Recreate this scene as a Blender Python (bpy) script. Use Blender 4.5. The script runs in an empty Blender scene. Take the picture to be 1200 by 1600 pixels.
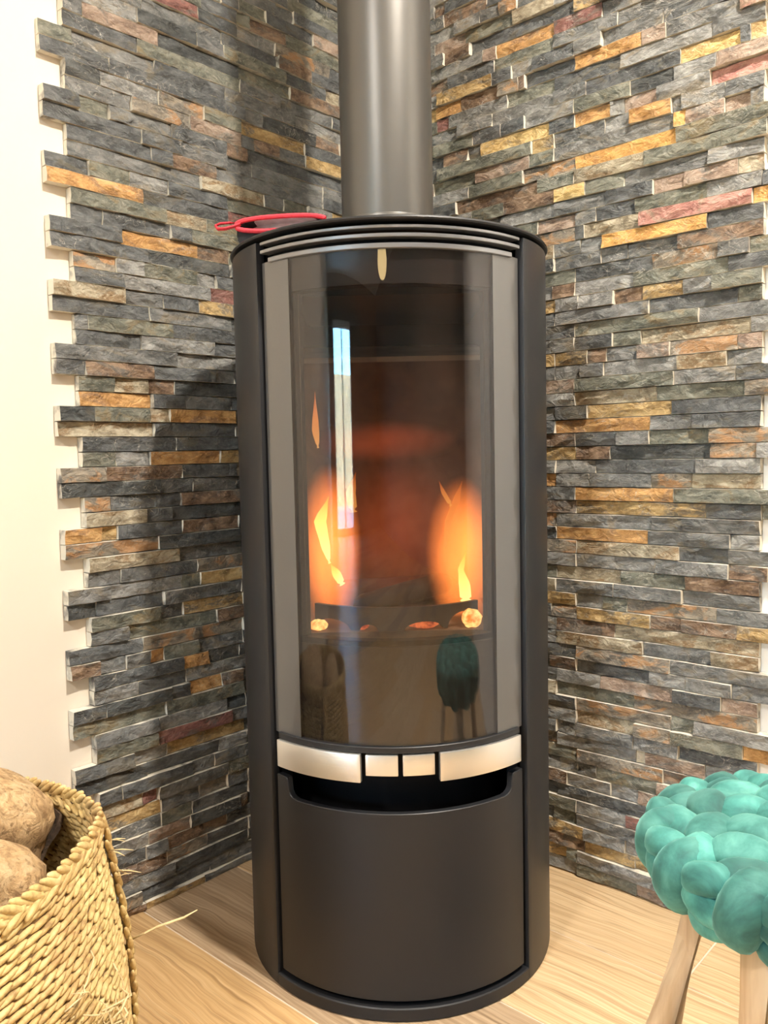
import bpy, bmesh, math, random
import numpy as np
from mathutils import Matrix, Vector
random.seed(7)
S = bpy.context.scene
COL = S.collection
PI = math.pi

# ------------------------------------------------------------------ camera
F, CX, CY, CAMZ = 1290.0, 600.0, 800.0, 0.78
_p, _r = math.radians(4.08), math.radians(1.18)
_u = np.array([0, math.sin(_p), math.cos(_p)]); _x = np.array([1.0, 0, 0])
CW = np.array([0, math.cos(_p), -math.sin(_p)])
CU = _u*math.cos(_r) + _x*math.sin(_r)
CR = _x*math.cos(_r) - _u*math.sin(_r)
CC = np.array([0, 0, CAMZ])
cam_d = bpy.data.cameras.new('camera'); cam = bpy.data.objects.new('camera', cam_d); COL.objects.link(cam)
cam_d.sensor_fit = 'VERTICAL'; cam_d.sensor_height = 24.0; cam_d.lens = 24.0*F/1600.0
cam_d.clip_start = 0.02
m = Matrix.Identity(4)
for i in range(3):
    m[i][0], m[i][1], m[i][2], m[i][3] = CR[i], CU[i], -CW[i], CC[i]
cam.matrix_world = m
S.camera = cam

def proj(P):
    q = np.asarray(P, float) - CC
    z = q @ CW
    return (CX + F*(q @ CR)/z, CY - F*(q @ CU)/z)
def ray(x, y):
    d = (x-CX)/F*CR - (y-CY)/F*CU + CW
    return d/np.linalg.norm(d)

# room frame: corner of the two stone walls, local x = distance from left wall, local y = -distance from right wall
KX, KY = -0.0427, 1.803
A42 = math.radians(42)
NL = np.array([math.cos(A42), -math.sin(A42), 0.0])
NR = np.array([-math.sin(A42), -math.cos(A42), 0.0])
KP = np.array([KX, KY, 0.0])
ROOM_M = Matrix.Translation((KX, KY, 0)) @ Matrix.Rotation(-A42, 4, 'Z')
def room(a, b, z=0.0):            # a: distance from right wall, b: distance from left wall
    return KP + a*NR + b*NL + np.array([0, 0, z])
ROOM_A, ROOM_B, ROOM_H = 7.2, 4.6, 2.45

# ------------------------------------------------------------------ world, lights, exposure
S.view_settings.view_transform = 'Standard'; S.view_settings.look = 'None'
S.view_settings.gamma = 1.0; S.view_settings.use_curve_mapping = False
S.view_settings.exposure = -0.05
w = bpy.data.worlds.new('world'); S.world = w; w.use_nodes = True
nt = w.node_tree; bg = nt.nodes['Background']
sky = nt.nodes.new('ShaderNodeTexSky'); sky.sky_type = 'NISHITA'; sky.sun_disc = False
sky.sun_elevation = math.radians(38); sky.sun_rotation = math.radians(150)
tint = nt.nodes.new('ShaderNodeMix'); tint.data_type = 'RGBA'; tint.blend_type = 'MULTIPLY'; tint.inputs[0].default_value = 1.0; tint.inputs[7].default_value = (.40, .78, 1.0, 1)
nt.links.new(sky.outputs[0], tint.inputs[6]); nt.links.new(tint.outputs[2], bg.inputs[0]); bg.inputs[1].default_value = 7.0

def light(name, kind, loc, energy, color, size=0.1, target=None, **kw):
    d = bpy.data.lights.new(name, kind); d.energy = energy; d.color = color
    if kind == 'AREA':
        d.shape = kw.pop('shape', 'DISK'); d.size = size
        if 'size_y' in kw: d.size_y = kw.pop('size_y')
    else:
        d.shadow_soft_size = size
    o = bpy.data.objects.new(name, d); COL.objects.link(o); o.location = loc
    if target is not None:
        o.rotation_euler = (Vector(target)-Vector(loc)).to_track_quat('-Z', 'Y').to_euler()
    return o
sun = light('sun', 'SUN', (0, -8, 9), 48.0, (1, .93, .80), 0.01, (0, 0, 0))
sun.rotation_euler = Vector((NR[0]*.8-.2, NR[1]*.8, -.62)).to_track_quat('-Z', 'Y').to_euler()
WARM = (1.0, 0.92, 0.81)
light('ceiling_spot_light', 'AREA', (0.66, 0.37, 2.43), 92, WARM, 0.10, (0.66, 0.37, 0))
light('fill_light', 'AREA', tuple(room(2.6, 1.0, 2.43)), 58, (1, .96, .91), 0.30, tuple(room(2.6, 1.0, 0)))  # added fill lamp, no such fixture seen, brightens the room and right wall
light('fill_light', 'AREA', tuple(room(2.4, 3.0, 2.43)), 14, (1, .94, .87), 0.30, tuple(room(2.4, 3.0, 0)))  # second added fill lamp, weaker
por = light('door_daylight', 'AREA', tuple(room(7.19, 1.2, 1.02)), 75, (0.80, 0.90, 1.0), 1.55, tuple(room(0, 1.2, 1.02)), shape='RECTANGLE', size_y=1.95); por.data.cycles.is_portal = True

# ------------------------------------------------------------------ node helpers
def new_mat(name):
    mt = bpy.data.materials.new(name); mt.use_nodes = True
    t = mt.node_tree; b = t.nodes.get('Principled BSDF'); o = t.nodes.get('Material Output')
    return mt, t, b, o
def node(t, typ, **kw):
    n = t.nodes.new(typ)
    for k, v in kw.items():
        if k.startswith('i_'):
            key = k[2:]
            n.inputs[int(key) if key.isdigit() else key].default_value = v
        else: setattr(n, k, v)
    return n
def ramp(t, src, stops, interp='LINEAR'):
    r = t.nodes.new('ShaderNodeValToRGB'); r.color_ramp.interpolation = interp
    e = r.color_ramp.elements
    while len(e) < len(stops): e.new(0.5)
    for k, (p, c) in enumerate(stops):
        e[k].position = p
        e[k].color = (*c, 1) if len(c) == 3 else c
    t.links.new(src, r.inputs[0]); return r.outputs[0]
def g3(v): return (v, v, v)
def mix(t, fac, a, b, mode='MIX'):
    n = t.nodes.new('ShaderNodeMix'); n.data_type = 'RGBA'; n.blend_type = mode
    for sock, val in ((n.inputs[0], fac), (n.inputs[6], a), (n.inputs[7], b)):
        if hasattr(val, 'is_output'): t.links.new(val, sock)
        elif isinstance(val, (int, float)): sock.default_value = val
        else: sock.default_value = (*val, 1)
    return n.outputs[2]
def noise(t, vec, scale, detail=4, rough=0.55, dist=0.0):
    n = node(t, 'ShaderNodeTexNoise'); n.inputs['Scale'].default_value = scale
    n.inputs['Detail'].default_value = detail; n.inputs['Roughness'].default_value = rough
    n.inputs['Distortion'].default_value = dist
    t.links.new(vec, n.inputs['Vector']); return n.outputs['Fac']
def mapping(t, src, scale=(1, 1, 1), rot=(0, 0, 0)):
    n = node(t, 'ShaderNodeMapping'); n.inputs['Scale'].default_value = scale; n.inputs['Rotation'].default_value = rot
    t.links.new(src, n.inputs['Vector']); return n.outputs[0]
def bump(t, b, h, strength=0.5, dist=0.003):
    n = node(t, 'ShaderNodeBump'); n.inputs['Strength'].default_value = strength; n.inputs['Distance'].default_value = dist
    t.links.new(h, n.inputs['Height']); t.links.new(n.outputs[0], b.inputs['Normal'])
def schlick(t, f0):
    lw = node(t, 'ShaderNodeLayerWeight', i_Blend=.5)
    pw = node(t, 'ShaderNodeMath', operation='POWER'); t.links.new(lw.outputs['Facing'], pw.inputs[0]); pw.inputs[1].default_value = 5.0
    ma = node(t, 'ShaderNodeMath', operation='MULTIPLY_ADD'); t.links.new(pw.outputs[0], ma.inputs[0]); ma.inputs[1].default_value = 1-f0; ma.inputs[2].default_value = f0
    return ma.outputs[0]
def plain(name, col, rough=0.5, metal=0.0, nscale=0, namp=0.12, bstr=0.0, bscale=200, spec=None, sheen=0):
    mt, t, b, o = new_mat(name)
    b.inputs['Roughness'].default_value = rough; b.inputs['Metallic'].default_value = metal
    if spec is not None: b.inputs['Specular IOR Level'].default_value = spec
    if sheen:
        b.inputs['Sheen Weight'].default_value = sheen; b.inputs['Sheen Roughness'].default_value = 0.35
    g = node(t, 'ShaderNodeNewGeometry').outputs['Position']
    if nscale:
        f = noise(t, g, nscale, 5)
        c = ramp(t, f, [(.25, tuple(x*(1-namp) for x in col)), (.75, tuple(min(1, x*(1+namp)) for x in col))])
        t.links.new(c, b.inputs['Base Color'])
    else: b.inputs['Base Color'].default_value = (*col, 1)
    if bstr: bump(t, b, noise(t, g, bscale, 3), bstr, 0.002)
    return mt

# ------------------------------------------------------------------ mesh helpers
def tag(o, label, cat, group=None, kind=None):
    if label: o['label'] = label
    if cat: o['category'] = cat
    if group: o['group'] = group
    if kind: o['kind'] = kind
    return o
def empty(name, loc=(0, 0, 0), rz=0.0):
    o = bpy.data.objects.new(name, None); COL.objects.link(o); o.location = loc; o.rotation_euler = (0, 0, rz)
    o.empty_display_size = 0.05
    return o
def obj(name, bm, mats, parent=None, loc=(0, 0, 0), smooth=False, rot=None):
    me = bpy.data.meshes.new(name); bm.to_mesh(me); bm.free()
    for mt in (mats if isinstance(mats, (list, tuple)) else [mats]): me.materials.append(mt)
    if smooth: me.shade_smooth()
    o = bpy.data.objects.new(name, me); COL.objects.link(o); o.location = loc
    if rot: o.rotation_euler = rot
    if parent: o.parent = parent
    return o
def auto_smooth(o, ang=35):
    o.data.shade_smooth()
    bm = bmesh.new(); bm.from_mesh(o.data)
    for e in bm.edges:
        if len(e.link_faces) != 2 or e.calc_face_angle(0) > math.radians(ang): e.smooth = False
    bm.to_mesh(o.data); bm.free(); return o
def quad_grid(bm, rows, closed_u=False, closed_v=False, mat=0):
    """rows: list of lists of coordinates; returns vert rows"""
    V = [[bm.verts.new(p) for p in r] for r in rows]
    nv, nu = len(V), len(V[0])
    for i in range(nv if closed_v else nv-1):
        for j in range(nu if closed_u else nu-1):
            f = bm.faces.new((V[i][j], V[i][(j+1) % nu], V[(i+1) % nv][(j+1) % nu], V[(i+1) % nv][j]))
            f.material_index = mat
    return V
def box(bm, x0, x1, y0, y1, z0, z1, mat=0):
    v = [bm.verts.new((x, y, z)) for z in (z0, z1) for y in (y0, y1) for x in (x0, x1)]
    for q in ((0, 2, 3, 1), (4, 5, 7, 6), (0, 1, 5, 4), (2, 6, 7, 3), (0, 4, 6, 2), (1, 3, 7, 5)):
        f = bm.faces.new([v[k] for k in q]); f.material_index = mat
def recalc(bm): bmesh.ops.recalc_face_normals(bm, faces=bm.faces[:])
def bevel(bm, w, seg=2, ang=30):
    recalc(bm)
    es = [e for e in bm.edges if len(e.link_faces) == 2 and e.calc_face_angle(0) > math.radians(ang)]
    bmesh.ops.bevel(bm, geom=es, offset=w, segments=seg, affect='EDGES', profile=0.6)
def frame_of(d):
    d = Vector(d).normalized(); up = Vector((0, 0, 1)) if abs(d.z) < 0.9 else Vector((1, 0, 0))
    a = d.cross(up).normalized(); return a, a.cross(d).normalized()
def tube(bm, pts, radii, seg=8, cap=True, flat=1.0, mat=0):
    pts = [Vector(p) for p in pts]; n = len(pts)
    if not hasattr(radii, '__len__'): radii = [radii]*n
    rows = []; pa = None
    for i, p in enumerate(pts):
        d = pts[min(i+1, n-1)] - pts[max(i-1, 0)]
        if d.length < 1e-9: d = Vector((0, 0, 1))
        d.normalize()
        if pa is None: a, b = frame_of(d)
        else:
            a = pa - d*pa.dot(d)
            if a.length < 1e-6: a, b = frame_of(d)
            else: a.normalize()
            b = d.cross(a)
        pa = a
        rows.append([p + a*(math.cos(2*PI*k/seg)*radii[i]) + b*(math.sin(2*PI*k/seg)*radii[i]*flat) for k in range(seg)])
    V = quad_grid(bm, rows, closed_u=True, mat=mat)
    if cap:
        for r in (V[0][::-1], V[-1]):
            f = bm.faces.new(r); f.material_index = mat
    return V
def ellipsoid(bm, M, nu=8, nv=5, mat=0):
    """unit sphere (low poly) transformed by matrix M"""
    top = bm.verts.new(M @ Vector((0, 0, 1))); bot = bm.verts.new(M @ Vector((0, 0, -1)))
    rows = []
    for i in range(1, nv):
        th = PI*i/nv
        rows.append([bm.verts.new(M @ Vector((math.sin(th)*math.cos(2*PI*k/nu), math.sin(th)*math.sin(2*PI*k/nu), math.cos(th)))) for k in range(nu)])
    fs = []
    for k in range(nu):
        fs.append(bm.faces.new((top, rows[0][k], rows[0][(k+1) % nu])))
        fs.append(bm.faces.new((bot, rows[-1][(k+1) % nu], rows[-1][k])))
        for i in range(len(rows)-1):
            fs.append(bm.faces.new((rows[i][k], rows[i+1][k], rows[i+1][(k+1) % nu], rows[i][(k+1) % nu])))
    for f in fs: f.material_index = mat
def lathe(bm, prof, seg=64, closed=False, mat=0):
    rows = [[(r*math.cos(2*PI*k/seg), r*math.sin(2*PI*k/seg), z) for k in range(seg)] for r, z in prof]
    return quad_grid(bm, rows, closed_u=True, closed_v=closed, mat=mat)
def arc(bm, r0, r1, a0, a1, z0, z1, n=24, angs=None, mat=0):
    """curved plate; angle in degrees from the front (-Y), + to the right; z0/z1 numbers or functions of the angle"""
    f0 = z0 if callable(z0) else (lambda a: z0)
    f1 = z1 if callable(z1) else (lambda a: z1)
    angs = angs or [a0+(a1-a0)*k/n for k in range(n+1)]
    rows = []
    for a in angs:
        s, c = math.sin(math.radians(a)), -math.cos(math.radians(a))
        rows.append([(r1*s, r1*c, f0(a)), (r1*s, r1*c, f1(a)), (r0*s, r0*c, f1(a)), (r0*s, r0*c, f0(a))])
    V = quad_grid(bm, rows, closed_u=True, mat=mat)
    for r in (V[0], V[-1][::-1]):
        f = bm.faces.new(r); f.material_index = mat

# ------------------------------------------------------------------ materials of the shell
M_plaster = plain('plaster_cream', (0.74, 0.665, 0.56), 0.85, nscale=3, namp=0.03, bstr=0.06, bscale=90)
M_plaster_w = plain('plaster_white', (0.84, 0.82, 0.78), 0.85, nscale=3, namp=0.03, bstr=0.06, bscale=90)
M_far = plain('plaster_far_dimmed', (.17, .16, .15), .85)  # dimness of the room behind the camera put into a dark wall colour
M_ceil = plain('ceiling_white', (0.86, 0.84, 0.80), 0.9)
M_grout = plain('grout', (0.62, 0.52, 0.40), 0.9, nscale=60)
M_white = plain('white_lacquer', (0.8, 0.8, 0.78), 0.35)

# slate colours: dark, mid, light, accent, accent amount
SL = {
 'k': ((.055, .058, .058), (.090, .094, .094), (.150, .154, .150), (.13, .115, .085), .14),
 'K': ((.034, .036, .036), (.058, .062, .060), (.105, .108, .102), (.10, .09, .07), .12),
 'g': ((.085, .088, .085), (.140, .142, .135), (.215, .212, .200), (.20, .17, .12), .16),
 'l': ((.130, .130, .122), (.205, .202, .190), (.330, .325, .300), (.26, .22, .16), .14),
 'v': ((.085, .090, .072), (.150, .152, .118), (.235, .230, .180), (.22, .17, .09), .18),
 'o': ((.300, .150, .050), (.470, .250, .085), (.600, .365, .150), (.26, .15, .08), .22),
 'O': ((.420, .210, .060), (.600, .320, .090), (.700, .430, .160), (.50, .30, .12), .15),
 'y': ((.220, .140, .055), (.400, .260, .100), (.540, .390, .190), (.16, .14, .11), .30),
 'Y': ((.400, .250, .080), (.620, .430, .170), (.740, .580, .300), (.30, .20, .09), .25),
 'r': ((.130, .055, .045), (.215, .090, .072), (.310, .160, .130), (.15, .12, .10), .25),
 'R': ((.300, .125, .100), (.420, .190, .150), (.520, .300, .240), (.32, .25, .18), .22),
 'b': ((.090, .055, .035), (.175, .108, .065), (.310, .215, .140), (.13, .12, .105), .34),
 'p': ((.190, .130, .095), (.290, .205, .150), (.400, .310, .240), (.17, .16, .14), .28),
 'c': ((.200, .165, .110), (.340, .285, .195), (.480, .425, .310), (.24, .15, .07), .34),
 'm': ((.110, .100, .085), (.190, .165, .130), (.320, .270, .200), (.42, .22, .09), .42),
 'w': ((.500, .420, .290), (.600, .520, .380), (.680, .600, .460), (.5, .4, .25), .2),
}
def slate(code):
    d, md, l, acc, amt = SL[code]
    mt, t, b, o = new_mat('slate_'+{'k':'charcoal','K':'black','g':'grey','l':'pale_grey','v':'olive','o':'ochre','O':'orange','y':'gold','Y':'bright_gold','r':'maroon','R':'red','b':'rust','p':'tan','c':'beige','m':'mottled','w':'cream'}[code])
    g = node(t, 'ShaderNodeNewGeometry').outputs['Position']
    gm = mapping(t, g, (1, 1, 1.9))
    n1 = noise(t, gm, 26, 8, .62, .6)
    c = ramp(t, n1, [(.38, d), (.50, md), (.64, l)])
    n2 = noise(t, gm, 13, 5, .6, 1.2)
    c = mix(t, ramp(t, n2, [(.48+(.5-amt)*.26, g3(0)), (.55+(.5-amt)*.26, g3(.85))]), c, acc)
    n3 = noise(t, gm, 150, 3, .7)
    c = mix(t, ramp(t, n3, [(.50, g3(0)), (.68, g3(.6))]), c, tuple(min(1, x*1.25) for x in l))
    # pale mineral veins and chips
    n4 = noise(t, gm, 17, 3, .5, 2.0)
    v = ramp(t, n4, [(.488, g3(0)), (.500, g3(.8)), (.512, g3(0))])
    n5 = noise(t, gm, 7, 2)
    v2 = mix(t, 1.0, v, ramp(t, n5, [(.50, g3(0)), (.62, g3(1))]), 'MULTIPLY')
    c = mix(t, v2, c, (.46, .43, .37))
    t.links.new(c, b.inputs['Base Color'])
    b.inputs['Roughness'].default_value = .56
    h1 = noise(t, mapping(t, g, (1, 1, 1.6)), 34, 9, .62, 1.4)
    st = node(t, 'ShaderNodeTexVoronoi'); st.inputs['Scale'].default_value = 30
    t.links.new(mapping(t, g, (1, 1, 1.4)), st.inputs['Vector'])
    h = mix(t, .35, h1, st.outputs['Distance'])
    bump(t, b, h, .95, .012)
    return mt
SMAT = {k: slate(k) for k in SL}
SKEYS = list(SL)
mt, t, b, o = new_mat('cut_edge_dust'); M_edge = mt
g = node(t, 'ShaderNodeNewGeometry').outputs['Position']
t.links.new(ramp(t, noise(t, g, 22, 5), [(.34, (.12, .11, .10)), (.48, (.66, .61, .51))]), b.inputs['Base Color']); b.inputs['Roughness'].default_value = .9

# ------------------------------------------------------------------ the room shell
def shell(name, boxes, mt):
    bm = bmesh.new()
    for bb in boxes: box(bm, *bb)
    o = obj(name, bm, mt); o.matrix_world = ROOM_M; o['kind'] = 'structure'; return o
T = .016   # stone cladding stands this far in front of the plaster
wall_left = shell('wall_left', [(-.16, -T, -ROOM_A-.15, .16, 0, ROOM_H)], M_plaster)
wall_right = shell('wall_right', [(-T, ROOM_B+.15, T, .16, 0, ROOM_H)], M_plaster_w)
wall_side = shell('wall_side', [(ROOM_B, ROOM_B+.15, -ROOM_A, T, 0, ROOM_H)], M_far)
DB0, DB1, DH = .42, 1.98, 2.03
wall_back = shell('wall_back', [(-T, DB0, -ROOM_A-.15, -ROOM_A, 0, ROOM_H), (DB1, ROOM_B, -ROOM_A-.15, -ROOM_A, 0, ROOM_H), (DB0, DB1, -ROOM_A-.15, -ROOM_A, DH, ROOM_H)], M_far)
ceiling = shell('ceiling', [(-.16, ROOM_B+.15, -ROOM_A-.15, .16, ROOM_H, ROOM_H+.12)], M_ceil)
floor = shell('floor', [(-.16, ROOM_B+.15, -ROOM_A-.15, .16, -.12, -.002)], M_grout)
wall_garden = shell('wall_garden', [(-3.5, 6.0, -ROOM_A-5.2, -ROOM_A-5.0, -.1, 2.0)], plain('render_beige', (.76, .55, .31), .9, nscale=4))
shell('ground_terrace', [(-3.5, 6.0, -ROOM_A-5.0, -ROOM_A-.16, -.13, -.03)], plain('terrace_stone', (.55, .52, .47), .8, nscale=5))
door = empty('door_1'); door.matrix_world = ROOM_M; door['kind'] = 'structure'
bm = bmesh.new(); y0, y1 = -ROOM_A-.11, -ROOM_A-.04
mid = (DB0+DB1)/2
for a, c2, e, f2 in ((DB0, DB0+.06, 0, DH), (DB1-.06, DB1, 0, DH), (mid-.05, mid+.05, 0, DH), (DB0, DB1, DH-.07, DH), (DB0, DB1, 0, .07)):
    box(bm, a, c2, y0, y1, e, f2)
obj('door_frame', bm, M_white, door)
mt, t, b, o = new_mat('window_glass'); t.nodes.remove(b)
fr = schlick(t, .04); tr = node(t, 'ShaderNodeBsdfTransparent'); gl = node(t, 'ShaderNodeBsdfGlossy', i_Roughness=0.0)
mx = node(t, 'ShaderNodeMixShader'); t.links.new(fr, mx.inputs[0]); t.links.new(tr.outputs[0], mx.inputs[1]); t.links.new(gl.outputs[0], mx.inputs[2]); t.links.new(mx.outputs[0], o.inputs[0])
M_window = mt
for a, c2 in ((DB0+.06, mid-.05), (mid+.05, DB1-.06)):
    bm = bmesh.new(); box(bm, a, c2, -ROOM_A-.08, -ROOM_A-.07, .07, DH-.07); obj('pane', bm, M_window, door)

# floor planks: wood-look tiles laid along the right wall
def plank_mat(name, dark, midc, lite):
    mt, t, b, o = new_mat(name)
    tc = node(t, 'ShaderNodeTexCoord').outputs['Object']
    oi = node(t, 'ShaderNodeObjectInfo')
    off = node(t, 'ShaderNodeVectorMath', operation='SCALE'); off.inputs[0].default_value = (7, 11, 5)
    t.links.new(oi.outputs['Random'], off.inputs['Scale'])
    ad = node(t, 'ShaderNodeVectorMath', operation='ADD'); t.links.new(tc, ad.inputs[0]); t.links.new(off.outputs[0], ad.inputs[1])
    v = ad.outputs[0]
    wob = noise(t, mapping(t, v, (2.2, 5, 1)), 1.6, 3)
    cmb = node(t, 'ShaderNodeVectorMath', operation='MULTIPLY_ADD'); t.links.new(wob, cmb.inputs[0]); cmb.inputs[1].default_value = (0, .05, 0); t.links.new(v, cmb.inputs[2])
    n1 = noise(t, mapping(t, cmb.outputs[0], (2.4, 190, 1)), 1.0, 6, .62, .12)
    c = ramp(t, n1, [(.27, dark), (.48, midc), (.70, lite)])
    n2 = noise(t, mapping(t, v, (2.0, 8, 1)), 1.5, 4)
    c = mix(t, ramp(t, n2, [(.46, g3(0)), (.70, g3(.28))]), c, tuple(x*.62 for x in midc))
    n3 = noise(t, mapping(t, cmb.outputs[0], (6, 240, 1)), 1.0, 3, .6)
    c = mix(t, ramp(t, n3, [(.56, g3(0)), (.68, g3(.45))]), c, tuple(x*.7 for x in dark))
    kn = node(t, 'ShaderNodeTexVoronoi'); kn.inputs['Scale'].default_value = 2.1
    t.links.new(mapping(t, v, (1, 2.4, 1)), kn.inputs['Vector'])
    c = mix(t, ramp(t, kn.outputs['Distance'], [(.02, g3(.75)), (.07, g3(0))]), c, tuple(x*.45 for x in dark))
    t.links.new(c, b.inputs['Base Color']); b.inputs['Roughness'].default_value = .42
    bump(t, b, n1, .18, .001)
    return mt
PM = [plank_mat('oak_plank_warm', (.330, .190, .080), (.560, .360, .170), (.700, .500, .270)),
      plank_mat('oak_plank_grey', (.230, .150, .085), (.390, .275, .170), (.530, .400, .265)),
      plank_mat('oak_plank_pale', (.360, .235, .120), (.590, .410, .230), (.720, .560, .350))]
plank_meshes = {}
PW, PL = .20, 1.2
rows = [-T] + [.177+PW*k for k in range(0, 36)]
for k in range(len(rows)-1):
    a0, a1 = rows[k], min(rows[k+1], ROOM_A)
    if a1-a0 < .02: continue
    off = {0: .78, 1: .18, 2: -.42, 3: 1.02}.get(k, random.uniform(0, PL))
    x = off-PL*3
    while x < ROOM_B:
        x0, x1 = max(x, -T), min(x+PL, ROOM_B)
        if x1-x0 > .03:
            key = (round(x1-x0, 3), round(a1-a0, 3), (random.randrange(3) if k > 3 else (2, 2, 1, 0)[k]))
            if key not in plank_meshes:
                bm = bmesh.new(); gp = .0016
                box(bm, -(x1-x0)/2+gp, (x1-x0)/2-gp, -(a1-a0)/2+gp, (a1-a0)/2-gp, -.011, 0)
                bevel(bm, .0012, 1)
                me = bpy.data.meshes.new('plank'); bm.to_mesh(me); bm.free(); me.materials.append(PM[key[2]]); plank_meshes[key] = me
            p = bpy.data.objects.new('plank', plank_meshes[key]); COL.objects.link(p); p.parent = floor
            p.location = ((x0+x1)/2, -(a0+a1)/2, 0)
        x += PL

# ------------------------------------------------------------------ stone cladding
# coloured stones read off the photograph: crop (origin, scale) then (x,y of left end, x,y of right end, colour)
CROPS = {'A': (40, 0, 4.615), 'B': (280, 0, 4.615), 'C': (60, 220, 3.529), 'D': (0, 400, 3.0), 'E': (0, 800, 3.0), 'G': (100, 1180, 4.0),
         'H': (670, 0, 4.444), 'I': (930, 0, 4.444), 'J': (840, 220, 3.333), 'M': (820, 400, 3.158), 'N': (820, 800, 3.158), 'P': (840, 1100, 4.615), 'Q': (660, 0, 2.222), 'X': (0, 0, 1.0)}
LEFT_ST = """A 410 60 955 285 p|A 275 105 800 290 k|A 90 160 335 255 v|A 100 285 600 450 k|A 340 250 930 480 g|A 550 30 800 130 l|X 239 0 308 24 r
A 760 750 1175 900 m|A 605 800 1050 950 g|A 120 640 380 720 k|A 120 760 830 960 k|B 135 115 415 245 K|B 420 250 700 400 l|B 305 310 710 500 k|B 510 200 770 330 b
B 960 275 1145 370 p|B 795 635 1160 820 b|B 1055 690 1155 735 c|B 440 560 905 760 v|B 70 890 435 1030 p|B 440 940 910 1130 y|B 910 1150 1165 1230 y|B 330 1090 495 1160 b|B 545 1070 720 1150 b|B 985 990 1160 1070 b
C 25 165 578 305 o|C 20 75 280 140 k|C 580 310 1035 425 k|C 735 110 985 190 b|C 895 240 1115 300 c|C 1120 310 1250 345 c|C 1040 440 1200 470 r|C 705 420 930 480 c|C 460 520 880 620 o|C 885 620 1050 660 b
C 80 530 605 640 k|C 610 640 1060 730 K|C 80 805 480 870 c|C 470 770 940 850 l|C 945 860 1150 880 r|C 205 740 470 775 k
D 930 250 1080 270 y|D 255 215 700 270 k|D 370 375 665 410 k|D 415 315 805 360 v|D 810 370 1110 390 k|D 665 420 1000 450 l|D 265 440 830 490 g|D 400 525 720 545 b|D 275 515 400 525 k
D 540 600 700 612 c|D 700 615 812 622 b|D 390 670 715 680 o|D 820 625 1120 635 K|D 290 745 445 745 K|D 445 745 700 745 v|D 700 750 795 750 c|D 795 755 1095 755 o|D 290 815 725 812 c|D 405 880 830 880 k
D 705 945 1030 940 o|D 1030 940 1130 940 y|D 315 1030 495 1025 m|D 495 1020 850 1010 b|D 305 1100 750 1080 K|D 850 1130 1135 1120 b|D 415 1165 520 1160 m
E 415 45 690 25 c|E 300 120 480 105 o|E 480 105 545 100 y|E 855 50 1110 40 b|E 550 95 850 75 k|E 310 195 740 145 m|E 745 130 1115 105 K|E 420 245 840 195 c|E 940 295 1130 275 y|E 860 440 1140 395 y
E 1015 470 1145 450 b|E 705 650 770 645 o|E 860 690 980 680 o|E 325 755 470 725 b|E 645 820 875 770 k|E 890 795 1040 765 o|E 1040 760 1140 740 b|E 780 890 1140 800 v|E 1065 880 1150 865 K
E 740 1045 1085 930 r|E 790 1140 1150 1020 y|E 365 1130 445 1110 w|G 495 260 590 230 r|G 530 490 790 400 p|G 650 525 1025 370 b|G 1100 310 1150 295 b|G 510 935 875 770 y|G 385 980 510 930 b"""
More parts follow.
